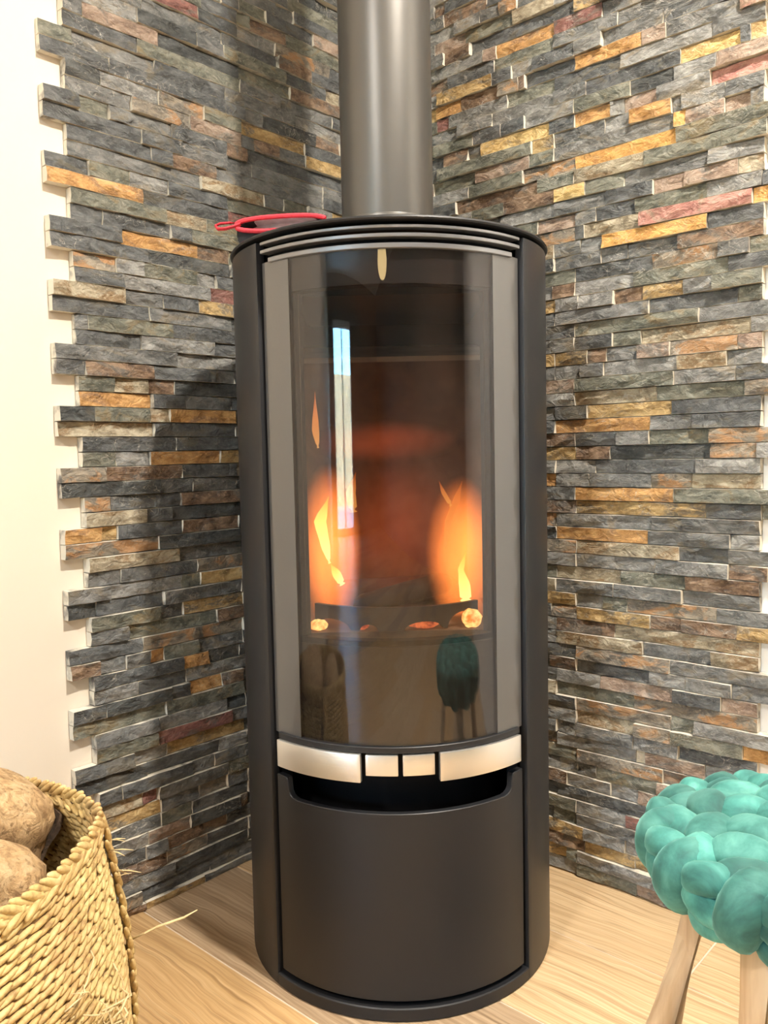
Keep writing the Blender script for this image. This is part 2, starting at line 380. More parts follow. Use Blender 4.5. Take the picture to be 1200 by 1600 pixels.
RIGHT_ST = """H 40 130 105 100 b|H 105 110 400 10 b|H 490 30 610 10 m|H 575 80 870 20 c|H 465 330 890 190 o|H 890 165 1200 80 r|H 40 300 250 250 p|H 110 440 290 390 b|H 380 360 465 340 p|H 720 420 1035 330 k|H 450 420 890 290 v
X 905 92 1002 63 o|H 1040 310 1200 260 l|H 60 660 440 550 y|H 620 560 670 545 p|H 670 540 1030 430 k|H 45 770 220 720 o|H 220 700 480 620 b|H 545 690 895 580 v|H 50 860 130 840 r|H 360 1040 830 890 Y|H 715 1015 890 965 y
H 105 1110 270 1065 b|X 904 186 953 170 o|H 500 900 670 860 k|H 840 880 1035 820 k|X 902 249 1056 212 O|I 1005 60 1200 10 R|I 360 250 490 220 p|I 590 390 1010 250 Y|I 1080 250 1200 220 y|I 800 540 1200 430 R|I 195 710 430 650 p|I 240 820 530 730 o
I 545 850 625 800 O|I 900 720 1080 690 p|I 600 700 900 630 l|I 880 960 1200 880 v|I 170 420 810 220 l|J 210 160 555 100 c|J 105 275 250 240 Y|J 600 240 760 195 p|J 790 185 1045 130 p|J 1045 130 1160 100 c|J 0 300 55 290 o|J 535 410 1120 285 R
J 1125 290 1200 270 O|J 335 540 885 410 O|J 245 470 530 415 c|J 0 440 205 400 p|J 30 580 100 570 c|J 25 655 100 640 K|J 20 730 195 700 v|J 395 810 545 795 b|J 545 790 755 750 y|J 75 800 200 770 b|J 20 870 95 860 y
Q 120 715 400 655 b|Q 285 720 440 685 b|M 80 520 150 515 y|M 150 510 310 490 y|M 310 490 405 480 b|M 555 470 715 455 p|M 80 640 240 640 p|M 250 640 735 600 v|M 570 400 1115 330 c|M 1050 395 1165 400 p|M 165 835 620 825 o|M 80 905 250 900 b|M 80 970 250 965 y|M 260 965 420 960 b
M 845 1035 1165 1030 l|M 80 1100 150 1100 o|M 255 1175 735 1175 o|M 80 1225 250 1225 b|M 820 1110 1160 1110 c|N 155 95 605 120 o|N 85 410 248 425 y|N 245 490 620 535 y|N 625 540 770 550 b|N 780 560 1045 595 b|N 155 550 440 575 b|N 155 600 580 645 c|N 790 345 1145 380 b
N 1005 295 1200 310 b|N 245 685 715 745 m|N 370 820 730 890 p|N 970 930 1140 980 p|N 250 935 720 1030 m|N 540 1055 720 1090 m|N 1075 1190 1200 1205 o|P 780 380 1200 475 p|P 60 480 215 515 b|P 720 650 940 710 p|P 860 590 1060 640 p|P 640 840 760 860 r|P 70 840 335 910 y|P 340 1010 700 1120 y
P 70 920 340 990 b|P 70 1010 205 1050 y|P 705 360 770 380 w|P 690 250 1010 330 l"""
def on_wall(px, py, n):
    d = ray(px, py); t_ = ((KP-CC) @ n)/(d @ n); return CC + t_*d
def clad(wall, spec, side):
    n = NL if side == 'L' else NR
    along = NR if side == 'L' else NL
    if side == 'L':
        h = .0243; ztop0 = 1.4475; cols_out = [0, .345, .688]; cols_in = [0, .310, .651]
        outer = lambda zc: math.floor((ztop0-zc)/.0486) % 2 == 0
    else:
        h = .0237; ztop0 = .9506; cols_out = [0, .165, .5145, .865]; cols_in = [0, .126, .475, .826]
        outer = lambda zc: math.floor((ztop0-zc)/.0474) % 2 == 1
    kmin = -math.ceil((ROOM_H-ztop0)/h); kmax = math.ceil(ztop0/h)
    given = {}
    for it in spec.replace('\n', '|').split('|'):
        c, xa, ya, xb, yb, code = it.split(); ox, oy, s = CROPS[c]
        P0 = on_wall(ox+float(xa)/s, oy+float(ya)/s, n); P1 = on_wall(ox+float(xb)/s, oy+float(yb)/s, n)
        u0, u1 = sorted(((P0-KP) @ along, (P1-KP) @ along)); zc = (P0[2]+P1[2])/2
        k = math.floor((ztop0-zc)/h)
        given.setdefault(k, []).append((u0, u1, code))
    stones = []
    rnd = random.Random(5 if side == 'L' else 6)
    for k in range(kmin, kmax):
        z1, z0 = min(ztop0-h*k, ROOM_H), max(ztop0-h*(k+1), 0)
        if z1-z0 < .004: continue
        out = outer((ztop0-h*k)-h/2); cols = cols_out if out else cols_in
        if side == 'L' and k in (46, 47): cols = cols[:-1]+[cols[-1]]
        end = cols[-1]
        segs = []
        for u0, u1, code in sorted(given.get(k, [])):
            for cb in cols:
                if abs(u0-cb) < .016: u0 = cb
                if abs(u1-cb) < .016: u1 = cb
            u0 = max(u0, segs[-1][1] if segs else 0); u1 = min(u1, end)
            if segs and u0-segs[-1][1] < .014: u0 = segs[-1][1]
            if u1-u0 > .012: segs.append((u0, u1, code))
        fill = []; cur = 0.0
        for u0, u1, code in segs+[(end, end, None)]:
            if u0-cur > .004:
                cuts = [cur]+[c_ for c_ in cols if cur+.01 < c_ < u0-.01]+[u0]
                for a_, b_ in zip(cuts, cuts[1:]):
                    L_ = b_-a_; pos = a_
                    while pos < b_-1e-6:
                        ln = rnd.choice((.045, .07, .09, .11, .13, .16, .20))*rnd.uniform(.85, 1.15)
                        if b_-(pos+ln) < .035: ln = b_-pos
                        cd = rnd.choices('kgKlvmcbyp', (30, 30, 8, 13, 16, 4, 3, 2.2, 1.4, 1.0))[0] if side == 'L' else rnd.choices('kgKlvmcbyp', (16, 30, 2, 26, 18, 6, 5, 2, 2, 2))[0]  # paler mix on the right wall: its brighter light put into stone colour
                        fill.append((pos, min(pos+ln, b_), cd)); pos += ln
            cur = max(cur, u1)
        for u0, u1, code in sorted(segs+fill):
            stones.append((u0, u1, z0, z1, code, rnd.uniform(-.0045, .0045)))
    # size each stone shows in the photograph
    def shown(s):
        u0, u1, z0, z1 = s[:4]
        q = [proj(KP+along*u+np.array([0, 0, z])) for u, z in ((u0, z0), (u1, z0), (u1, z1), (u0, z1))]
        cxp = sum(p[0] for p in q)/4; cyp = sum(p[1] for p in q)/4
        if not (0 < cxp < 1200 and 0 < cyp < 1600): return 0
        if 385 < cxp < 845 and cyp > 395 or 530 < cxp < 680: return 0
        if cxp < 200 and cyp > 1250 or cxp > 1010 and cyp > 1250: return 0
        q = [(min(max(p[0], 0), 1200), min(max(p[1], 0), 1600)) for p in q]
        return abs(sum(q[i][0]*q[(i+1) % 4][1]-q[(i+1) % 4][0]*q[i][1] for i in range(4)))/2
    stones.sort(key=shown, reverse=True)
    rest = bmesh.new()
    def build(bm, s, cen, mi):
        u0, u1, z0, z1, code, dp = s
        g_ = .0005; u0 += g_; u1 -= g_; z0 += g_; z1 -= g_
        nx = max(2, min(6, int((u1-u0)/.018)))
        back = -T+.001
        fr_ = []
        slope = rnd.uniform(-.0022, .0022); tilt = rnd.uniform(-.0015, .0015)
        for j in range(3):
            row = []
            for i in range(nx+1):
                d = dp + slope*(2*i/nx-1) + tilt*(j-1) + rnd.uniform(-.0024, .0024)*(1 if j == 1 else .75)
                if i in (0, nx) or j in (0, 2): d -= .0006
                uu = u0+(u1-u0)*i/nx + (rnd.uniform(-.3, .3)*(u1-u0)/nx if 0 < i < nx and j == 1 else 0)
                zz = z0+(z1-z0)*j/2 + (rnd.uniform(-.0012, .0012) if j == 1 else (rnd.uniform(-.0007, 0) if j == 2 else rnd.uniform(0, .0007)))
                row.append((uu, d, zz))
            fr_.append(row)
        def loc(p):
            u, d, z = p
            v = (d, -u, z) if side == 'L' else (u, -d, z)
            return (v[0]-cen[0], v[1]-cen[1], v[2]-cen[2])
        V = [[bm.verts.new(loc(p)) for p in r] for r in fr_]
        fs = []
        for j in range(2):
            for i in range(nx):
                f = bm.faces.new((V[j][i], V[j][i+1], V[j+1][i+1], V[j+1][i])); f.material_index = mi[0]; fs.append(f)
        Bk = {c_: bm.verts.new(loc((c_[0], back, c_[1]))) for c_ in ((u0, z0), (u1, z0), (u1, z1), (u0, z1))}
        bl, br, tr_, tl = (Bk[(u0, z0)], Bk[(u1, z0)], Bk[(u1, z1)], Bk[(u0, z1)])
        for f in (bm.faces.new([bl, br]+V[0][::-1]), bm.faces.new([tr_, tl]+V[2]), bm.faces.new([tl, bl]+[V[j][0] for j in range(3)]), bm.faces.new([br, tr_]+[V[j][nx] for j in (2, 1, 0)])):
            f.material_index = mi[1]; fs.append(f)
        bmesh.ops.recalc_face_normals(bm, faces=fs)
    for i, s in enumerate(stones):
        if i < 300 and shown(s) > 0:
            um, zm = (s[0]+s[1])/2, (s[2]+s[3])/2
            cen = (0, -um, zm) if side == 'L' else (um, 0, zm)
            bm = bmesh.new(); build(bm, s, cen, (0, 1))
            obj('stone', bm, [SMAT[s[4]], M_edge], wall, cen)
        else:
            build(rest, s, (0, 0, 0), (SKEYS.index(s[4]), len(SKEYS)))
    ro = obj('stone_field', rest, [SMAT[k] for k in SKEYS]+[M_edge], wall); ro['kind'] = 'stuff'
clad(wall_left, LEFT_ST, 'L')
clad(wall_right, RIGHT_ST, 'R')

# ------------------------------------------------------------------ wood stove
SX, SY = .0152, 1.32
def paint(name, base, rough, spec=.5, metal=0.0):
    mt, t, b, o = new_mat(name)
    b.inputs['Base Color'].default_value = (*base, 1); b.inputs['Roughness'].default_value = rough
    b.inputs['Specular IOR Level'].default_value = spec; b.inputs['Metallic'].default_value = metal
    tc = node(t, 'ShaderNodeTexCoord').outputs['Object']
    n = noise(t, tc, 900, 2, .6); bump(t, b, n, .10, .0006)
    return mt
M_paint = paint('anthracite_paint', (.014, .0145, .0165), .42, .38)
M_pipe = paint('flue_paint', (.105, .100, .092), .36, .6, .55)
M_dark = plain('black_steel', (.004, .004, .005), .6, spec=.15)
M_soot_shade = plain('soot_shade_black', (.010, .009, .009), .8)
M_border = plain('grey_frame_enamel', (.060, .058, .057), .5, .0)
_b = M_border.node_tree.nodes['Principled BSDF']; _b.inputs['Coat Weight'].default_value = 1.0; _b.inputs['Coat Roughness'].default_value = .12; _b.inputs['Coat IOR'].default_value = 1.6
M_slat = paint('satin_grey_edge', (.22, .22, .23), .30, .5, .6)
M_verm_s = plain('sooty_shaded_side_lining', (.045, .032, .024), .95, nscale=30, namp=.35)  # soot plus shade put into the colour, darker than the back lining
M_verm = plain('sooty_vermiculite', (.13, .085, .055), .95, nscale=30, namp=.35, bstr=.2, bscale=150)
M_baffle = plain('baffle_plate', (.30, .22, .15), .9, nscale=20, namp=.25)
M_retain = plain('retainer_steel', (.035, .030, .027), .6)
mt, t, b, o = new_mat('brushed_steel'); M_steel = mt
b.inputs['Base Color'].default_value = (.80, .78, .74, 1); b.inputs['Metallic'].default_value = .9; b.inputs['Roughness'].default_value = .36
tc = node(t, 'ShaderNodeTexCoord').outputs['Object']; bump(t, b, noise(t, mapping(t, tc, (12, 12, 900)), 1, 2), .10, .0008)
mt, t, b, o = new_mat('stove_glass'); M_glass = mt
t.nodes.remove(b)
fr = schlick(t, .048); tr = node(t, 'ShaderNodeBsdfTransparent'); tr.inputs[0].default_value = (.80, .77, .75, 1)
gl = node(t, 'ShaderNodeBsdfGlossy', i_Roughness=.012); gl.inputs[0].default_value = (.95, .97, 1, 1)
# faint soot film on the pane
df = node(t, 'ShaderNodeBsdfDiffuse'); df.inputs[0].default_value = (.16, .10, .07, 1)
tc = node(t, 'ShaderNodeTexCoord').outputs['Object']
nf = noise(t, mapping(t, tc, (9, 9, 2.4)), 1.6, 6, .6)
fm = node(t, 'ShaderNodeMixShader'); t.links.new(ramp(t, nf, [(.42, g3(0.0)), (.75, g3(.06))]), fm.inputs[0]); t.links.new(tr.outputs[0], fm.inputs[1]); t.links.new(df.outputs[0], fm.inputs[2])
mx = node(t, 'ShaderNodeMixShader'); t.links.new(fr, mx.inputs[0]); t.links.new(fm.outputs[0], mx.inputs[1]); t.links.new(gl.outputs[0], mx.inputs[2]); t.links.new(mx.outputs[0], o.inputs[0])

stove = empty('wood_stove', (SX, SY, 0))
tag(stove, 'tall anthracite cylindrical wood stove with curved glass door in the stone corner', 'stove')
def part(name, bm, mts, parent=stove, sm=True, ang=35):
    recalc(bm); ob = obj(name, bm, mts, parent)
    if sm: auto_smooth(ob, ang)
    return ob
# plinth
bm = bmesh.new(); lathe(bm, [(.0, .001), (.2395, .001), (.241, .0025), (.241, .0185), (.2395, .020), (.0, .020)], 96); part('plinth', bm, M_paint)
# side panels
for s in (-1, 1):
    bm = bmesh.new(); a0, a1 = sorted((50.0*s, 152*s)); arc(bm, .228, .2415, a0, a1, .003, 1.0735, 40); bevel(bm, .0018, 2, 50); part('side_panel', bm, M_paint)
bm = bmesh.new(); arc(bm, .222, .235, 153, 207, .02, 1.07, 14); part('back_panel', bm, M_paint)
# inner body shell with the fire opening
bm = bmesh.new(); arc(bm, .205, .2225, 36.5, 323.5, .372, 1.066, 64); arc(bm, .205, .2225, 50.5, 309.5, .02, .372, 64); part('inner_shell', bm, M_dark)
bm = bmesh.new(); arc(bm, .205, .2225, -36.5, 36.5, .372, .527, 24); arc(bm, .17, .178, -60, 60, .027, .372, 24); part('lower_front_plate', bm, M_dark)
bm = bmesh.new(); arc(bm, .205, .2225, -36.5, 36.5, 1.0, 1.066, 24); part('upper_front_plate', bm, M_dark)
# lid, vent slats
bm = bmesh.new(); lathe(bm, [(.0, 1.0775), (.2385, 1.0775), (.2435, 1.0785), (.2447, 1.0805), (.2435, 1.0828), (.2415, 1.0838), (.0, 1.0838)], 120); part('lid', bm, M_paint)
for z0, z1 in ((1.0685, 1.0725), (1.0570, 1.0618)):
    bm = bmesh.new(); arc(bm, .224, .2395, -48.5, 48.5, z0, z1, 48); bevel(bm, .0007, 1, 50); part('vent_slat', bm, M_slat)
# glass door
def shade_edges(ob):  # black on edge faces: shade put into colour where fire and room light hit
    for p in ob.data.polygons:
        c_ = p.center; r_ = math.hypot(c_.x, c_.y)
        if (p.normal.x*c_.x+p.normal.y*c_.y)/r_ < .7: p.material_index = 1
bm = bmesh.new(); arc(bm, .2300, .2340, -36.0, 36.0, .3835, 1.0455, 48); gd = part('glass_door', bm, M_glass); gd['label'] = 'curved dark glass door pane'
for s in (-1, 1):
    bm = bmesh.new(); a0, a1 = sorted((36.02*s, 49.2*s)); arc(bm, .2300, .2340, a0, a1, .3835, 1.0455, 12); ob = part('door_border', bm, [M_border, M_soot_shade], gd); shade_edges(ob); ob['label'] = 'glossy grey border of the glass door'
bm = bmesh.new(); arc(bm, .2285, .2375, -44.8, 44.8, 1.0435, 1.0500, 48); bevel(bm, .0008, 1, 50); part('door_top_trim', bm, M_slat, gd)
bm = bmesh.new(); arc(bm, .2285, .2380, -46.5, 46.5, .3765, .3855, 48); bevel(bm, .0008, 1, 50); part('door_bottom_trim', bm, M_paint, gd)
bm = bmesh.new(); arc(bm, .2255, .2294, -36, 36, .385, .520, 24); part('door_frame_strip', bm, M_soot_shade, gd)
bm = bmesh.new(); arc(bm, .2255, .2294, -36, 36, 1.000, 1.044, 24); part('door_frame_strip', bm, M_soot_shade, gd)
# handles and air controls
for a0, a1 in ((-46.2, -12.9), (12.8, 45.8)):
    bm = bmesh.new(); arc(bm, .234, .2425, a0, a1, .3370, .3760, 22); bevel(bm, .0012, 2, 50); h_ = part('handle', bm, M_steel); h_['label'] = 'brushed steel curved handle bar'
for a0, a1 in ((-11.4, -.75), (.75, 11.2)):
    bm = bmesh.new(); arc(bm, .230, .2400, a0, a1, .3465, .3750, 10); bevel(bm, .0012, 2, 50); h_ = part('air_control', bm, M_steel); h_['label'] = 'small brushed steel air control key'
# lower door with finger notch
def ztop(a):
    a = abs(a)
    pts = [(0, .2925), (38.5, .2930), (40.2, .2945), (41.4, .2975), (42.2, .3025), (42.5, .316), (43.0, .3205), (43.8, .3220), (60, .3220)]
    for (p, q), (p2, q2) in zip(pts, pts[1:]):
        if a <= p2: return q+(q2-q)*(a-p)/(p2-p)
    return .322
hal = [0, 4, 8, 12, 16, 20, 24, 28, 32, 35.5, 38.5, 39.4, 40.2, 40.8, 41.4, 41.8, 42.2, 42.5, 42.75, 43.0, 43.4, 43.8, 46, 48.0, 48.6]
bm = bmesh.new(); arc(bm, .2265, .2365, 0, 0, .0275, ztop, angs=[-a for a in hal[:0:-1]]+hal); bevel(bm, .0009, 1, 50); part('lower_door', bm, M_paint)
# firebox lining
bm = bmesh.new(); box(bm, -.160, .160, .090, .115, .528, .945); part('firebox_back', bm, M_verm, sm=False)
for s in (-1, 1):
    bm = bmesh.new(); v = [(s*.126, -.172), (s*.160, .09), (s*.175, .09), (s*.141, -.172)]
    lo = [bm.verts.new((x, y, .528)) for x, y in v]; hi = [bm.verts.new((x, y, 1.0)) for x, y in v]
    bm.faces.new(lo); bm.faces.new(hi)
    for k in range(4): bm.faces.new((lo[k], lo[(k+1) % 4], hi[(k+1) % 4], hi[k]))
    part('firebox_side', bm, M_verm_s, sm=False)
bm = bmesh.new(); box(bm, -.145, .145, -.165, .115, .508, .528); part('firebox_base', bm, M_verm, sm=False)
bm = bmesh.new()
v = [(-.035, .920), (.115, .955), (.115, .963), (-.035, .928)]
l0 = [bm.verts.new((-.150, y, z)) for y, z in v]; l1 = [bm.verts.new((.150, y, z)) for y, z in v]
bm.faces.new(l0); bm.faces.new(l1)
for k in range(4): bm.faces.new((l0[k], l0[(k+1) % 4], l1[(k+1) % 4], l1[k]))
part('baffle', bm, M_baffle, sm=False)
bm = bmesh.new(); box(bm, -.138, .138, -.15, .12, 1.0, 1.012); part('firebox_top', bm, M_soot_shade, sm=False)
# log retainer: curved bar on short feet leaving arches
bm = bmesh.new()
def zb(a):
    best = .5295
    for c_, hw, hh in ((-33, 10, .014), (-13.5, 4.5, .009), (13, 9.5, .012), (34, 9.0, .021)):
        if abs(a-c_) < hw: best = max(best, .5295+hh*math.sqrt(1-((a-c_)/hw)**2))
    return best
arc(bm, .165, .172, -44, 44, zb, .563, 110); part('log_retainer', bm, M_retain)

# flue pipe
flue = empty('flue_pipe', (SX, SY, 1.084)); tag(flue, 'grey painted steel flue pipe rising from the stove lid', 'pipe')
bm = bmesh.new(); lathe(bm, [(.0712, .045), (.0712, 1.366)], 96); ob = part('upper_pipe', bm, M_pipe, flue)
bm = bmesh.new(); lathe(bm, [(.0712, .052), (.0722, .0515), (.0726, .050), (.0726, .0), (.0755, .0), (.0755, -.0003), (.060, -.0003)], 96); part('collar', bm, M_pipe, flue)

# ------------------------------------------------------------------ the fire
def flame_mat(name, c_lo, c_hi, strength):
    mt, t, b, o = new_mat(name); t.nodes.remove(b)
    tc = node(t, 'ShaderNodeTexCoord').outputs['Generated']
    sp = node(t, 'ShaderNodeSeparateXYZ'); t.links.new(tc, sp.inputs[0])
    c = ramp(t, sp.outputs[2], [(.0, c_lo), (1.0, c_hi)])
    em = node(t, 'ShaderNodeEmission', i_Strength=strength); t.links.new(c, em.inputs[0])
    tp = node(t, 'ShaderNodeBsdfTransparent')
    fac = ramp(t, sp.outputs[2], [(.0, g3(.95)), (.55, g3(.80)), (1.0, g3(.15))])
    mx = node(t, 'ShaderNodeMixShader'); t.links.new(fac, mx.inputs[0]); t.links.new(tp.outputs[0], mx.inputs[1]); t.links.new(em.outputs[0], mx.inputs[2]); t.links.new(mx.outputs[0], o.inputs[0])
    return mt
M_fl_y = flame_mat('flame_yellow', (1.0, .72, .22), (1.0, .42, .05), 3.2)
M_fl_o = flame_mat('flame_orange', (1.0, .45, .10), (1.0, .22, .04), 1.1)
def glow_mat(name, col, strength, power):
    mt, t, b, o = new_mat(name); t.nodes.remove(b)
    tc = node(t, 'ShaderNodeTexCoord').outputs['Object']
    ln = node(t, 'ShaderNodeVectorMath', operation='LENGTH'); t.links.new(tc, ln.inputs[0])
    r = ramp(t, ln.outputs['Value'], [(0, g3(1)), (.55, g3(.55)), (1, g3(0))])
    nn = noise(t, mapping(t, tc, (1.2, 1.2, .8)), 1.6, 3)
    m1 = node(t, 'ShaderNodeMath', operation='MULTIPLY'); t.links.new(r, m1.inputs[0]); t.links.new(ramp(t, nn, [(.3, g3(.45)), (.65, g3(1))]), m1.inputs[1])
    m2 = node(t, 'ShaderNodeMath', operation='MULTIPLY'); t.links.new(m1.outputs[0], m2.inputs[0]); m2.inputs[1].default_value = strength
    em = node(t, 'ShaderNodeEmission'); em.inputs[0].default_value = (*col, 1); t.links.new(m2.outputs[0], em.inputs[1])
    t.links.new(em.outputs[0], o.inputs['Volume'])
    return mt
M_gl_a = glow_mat('flame_glow_orange', (1.0, .25, .045), 105, 1)
M_gl_r = glow_mat('flame_glow_red', (1.0, .17, .045), 7, 1)
def flame(label, pts, radii, mt, flat=.55, group='flames behind the stove glass'):
    bm = bmesh.new(); base = pts[0]
    P = [(p[0]-base[0], p[1]-base[1], p[2]-base[2]) for p in pts]
    # smooth the path
    Q, Rr = [], []
    for i in range(len(P)-1):
        for k in range(4):
            f = k/4; Q.append(tuple(P[i][c]+(P[i+1][c]-P[i][c])*f for c in range(3))); Rr.append(radii[i]+(radii[i+1]-radii[i])*(f*f*(3-2*f)))
    Q.append(P[-1]); Rr.append(radii[-1])
    tube(bm, Q, Rr, 10, True, flat); recalc(bm)
    ob = obj('flame', bm, mt, None, base, True); tag(ob, label, 'flame', group); return ob
def at(px, py, depth):      # a point seen at that pixel, at that distance in y
    d = ray(px, py); k = depth/d[1]; return tuple(CC+d*k)
def glow(label, c, rad, mt):
    bm = bmesh.new(); ellipsoid(bm, Matrix.Identity(4), 20, 12)
    recalc(bm); ob = obj('flame', bm, mt, None, c, True); ob.scale = rad; tag(ob, label, 'flame', 'flames behind the stove glass'); return ob
FD = 1.27
glow('soft orange blaze filling the left side of the firebox', at(516, 858, FD), (.050, .045, .135), M_gl_a)
glow('soft orange blaze filling the right side of the firebox', at(722, 868, FD), (.058, .045, .125), M_gl_a)
glow('dim red glow of flame under the firebox baffle', at(600, 690, FD+.03), (.120, .05, .035), M_gl_r)
glow('dim reddish glow between the two blazes', at(620, 830, FD+.03), (.110, .05, .130), M_gl_r)
flame('bright yellow flame tongue at upper left of the fire', [at(515, 880, FD), at(508, 850, FD), at(500, 815, FD), at(514, 775, FD)], [.004, .013, .017, .001], M_fl_y)
flame('small bright flame tip low on the left of the fire', [at(535, 913, FD-.02), at(526, 897, FD-.02), at(516, 880, FD-.02)], [.009, .012, .001], M_fl_y)
flame('bright yellow flame standing at lower right of the fire', [at(728, 938, FD-.02), at(726, 915, FD-.02), at(720, 890, FD-.02), at(728, 862, FD-.02)], [.016, .016, .008, .001], M_fl_y)
flame('orange forked flame at upper right of the fire', [at(695, 858, FD), at(700, 815, FD), at(712, 785, FD), at(722, 752, FD)], [.003, .009, .010, .001], M_fl_o)
flame('thin orange flame tip left of the forked flame', [at(705, 790, FD), at(693, 770, FD), at(686, 752, FD)], [.006, .006, .001], M_fl_o)
flame('reddish flame lick high at the left edge of the firebox', [at(497, 700, FD), at(493, 672, FD), at(492, 612, FD)], [.004, .010, .001], M_fl_o)
flame('orange flame lick beside the left blaze', [at(552, 800, FD), at(548, 770, FD), at(556, 738, FD)], [.012, .014, .001], M_fl_o)
# embers under the retainer
def ember_mat(name, c0, c1, s):
    mt, t, b, o = new_mat(name); t.nodes.remove(b)
    g = node(t, 'ShaderNodeNewGeometry').outputs['Position']
    em = node(t, 'ShaderNodeEmission', i_Strength=s); t.links.new(ramp(t, noise(t, g, 130, 4), [(.35, c0), (.62, c1)]), em.inputs[0]); t.links.new(em.outputs[0], o.inputs[0]); return mt
M_em_o = ember_mat('ember_orange', (1, .22, .03), (1, .75, .25), 2.2)
M_em_r = ember_mat('ember_red', (.25, .02, .01), (1, .22, .07), 1.3)
def ember(label, px, py, w_, h_, mt):
    c = at(px, py, 1.17); bm = bmesh.new()
    ellipsoid(bm, Matrix.Diagonal((w_, .012, h_, 1)), 14, 9)
    rr = random.Random(int(px))
    for v in bm.verts: v.co *= rr.uniform(.9, 1.08)
    recalc(bm); tag(obj('ember', bm, mt, None, (c[0], c[1], .529+h_*.9)), label, 'ember', 'glowing embers under the log retainer')
ember('orange ember glowing at far left under the log retainer', 498, 985, .014, .008, M_em_o)
ember('dull red ember left of centre under the log retainer', 566, 988, .010, .006, M_em_r)
ember('long red ember right of centre under the log retainer', 662, 988, .022, .006, M_em_r)
ember('bright orange ember at far right under the log retainer', 737, 978, .015, .014, M_em_o)
# charred logs burning inside
M_char = plain('charred_wood', (.030, .022, .018), .9, nscale=40, namp=.5, bstr=.8, bscale=60)
def rough_log(name, p0, p1, rad, mts, seg=18, rings=14, amp=.10, seed=1, ends=1, taper=1.0, parent=None, endround=.35):
    rr = random.Random(seed); p0, p1 = Vector(p0), Vector(p1); d = (p1-p0); a, b2 = frame_of(d)
    ph = [rr.uniform(0, 6.28) for _ in range(6)]
    bm = bmesh.new(); rowsv = []
    for i in range(rings+1):
        f = i/rings
        k = min(1.0, min(f, 1-f)/.10); k = math.sqrt(max(0, 1-(1-k)**2)); rk = 1-endround+endround*k
        row = []
        for j in range(seg):
            an = 2*PI*j/seg
            q = 1+amp*(.5*math.sin(2*an+ph[0]+f*2)+.35*math.sin(3*an+ph[1]-f*3)+.25*math.sin(7*an+ph[2]+f*5))+rr.uniform(-amp, amp)*.28
            row.append(p0-p0+d*f+(a*math.cos(an)+b2*math.sin(an))*rad*q*rk*(1+(taper-1)*f))
        rowsv.append(row)
    V = quad_grid(bm, rowsv, closed_u=True)
    for row, c_ in ((V[0][::-1], Vector((0, 0, 0))), (V[-1], d)):
        cv = bm.verts.new(c_ + (d.normalized()*(.006 if row is V[-1] else -.006)))
        for j in range(len(row)):
            f = bm.faces.new((row[j], row[(j+1) % len(row)], cv)); f.material_index = ends
    recalc(bm)
    ob = obj(name, bm, mts, parent, p0); auto_smooth(ob, 60); return ob
ob = rough_log('burning_log', (SX-.11, SY+.015, .552), (SX+.10, SY+.045, .556), .022, [M_char, M_char], seed=3)
tag(ob, 'charred log lying across the back of the firebox', 'log')
ob = rough_log('burning_log', (SX-.06, SY-.07, .548), (SX+.085, SY-.02, .575), .017, [M_char, M_char], seed=4)
tag(ob, 'thin charred log leaning in front of the burning pair', 'log')

# ------------------------------------------------------------------ oven mitt on the lid
M_red = plain('red_binding', (.62, .035, .055), .75, nscale=300, namp=.15)
M_mitt = plain('mitt_black', (.012, .012, .014), .85, nscale=90, namp=.3)
M_lin = plain('mitt_lining', (.70, .62, .62), .9, nscale=45, namp=.35)
mitt = empty('oven_mitt', (-.150, 1.262, 1.084)); tag(mitt, 'black oven mitt with red binding and hanging loop on the stove lid', 'oven mitt')
mo = Vector(mitt.location)
def mrow(t_, shrink=1.0, lift=0.0):
    """cuff cross section along the mitt (t_ = 0 cuff mouth .. 1 tip)"""
    L0, R0 = Vector((-.062, .006, 0)), Vector((.074, -.014, 0))
    ax = (R0-L0); nrm = Vector((.30, .95, 0)).normalized()
    out = []
    for k in range(28):
        an = 2*PI*k/28; cx_, sz = math.cos(an), math.sin(an)
        cx2 = math.copysign(abs(cx_)**.8, cx_); sz2 = math.copysign(abs(sz)**.75, sz)
        out.append((L0+R0)/2 + ax*(.5*cx2*shrink) + nrm*(t_*.15) + Vector((0, 0, .0265+lift+sz2*.0255)))
    return out
bm = bmesh.new()
quad_grid(bm, [mrow(0), mrow(.25, 1.0), mrow(.5, .98), mrow(.8, .85), mrow(.95, .6), mrow(1.0, .2)], closed_u=True)
ob = part('mitt_body', bm, M_mitt, mitt)
def mslot(t_, s):            # the open mouth, in the upper part of the cuff
    r_ = mrow(t_); c_ = sum(r_, Vector())/len(r_)
    return [c_+Vector(((p-c_).x*s, (p-c_).y*s, (p-c_).z*.40*s+.0135)) for p in r_]
bm = bmesh.new(); fr_ = [p-Vector((.30, .95, 0)).normalized()*.002 for p in mslot(0, .985)]
bk = [p+Vector((.30, .95, 0)).normalized()*.03 for p in mslot(0, .9)]
V = quad_grid(bm, [fr_, bk], closed_u=True); bm.faces.new(V[-1]); 
vo = [bm.verts.new(p-Vector((.3, .95, 0)).normalized()*.001) for p in mrow(0)]
for k in range(28):
    f = bm.faces.new((vo[k], vo[(k+1) % 28], V[0][(k+1) % 28], V[0][k])); f.material_index = 1
part('lining', bm, [M_lin, M_mitt], mitt)
bm = bmesh.new(); ring = [p-Vector((.30, .95, 0)).normalized()*.003 for p in mslot(0, 1.0)]
tube(bm, ring+[ring[0]], .0036, 8, False); part('binding', bm, M_red, mitt)
bm = bmesh.new()
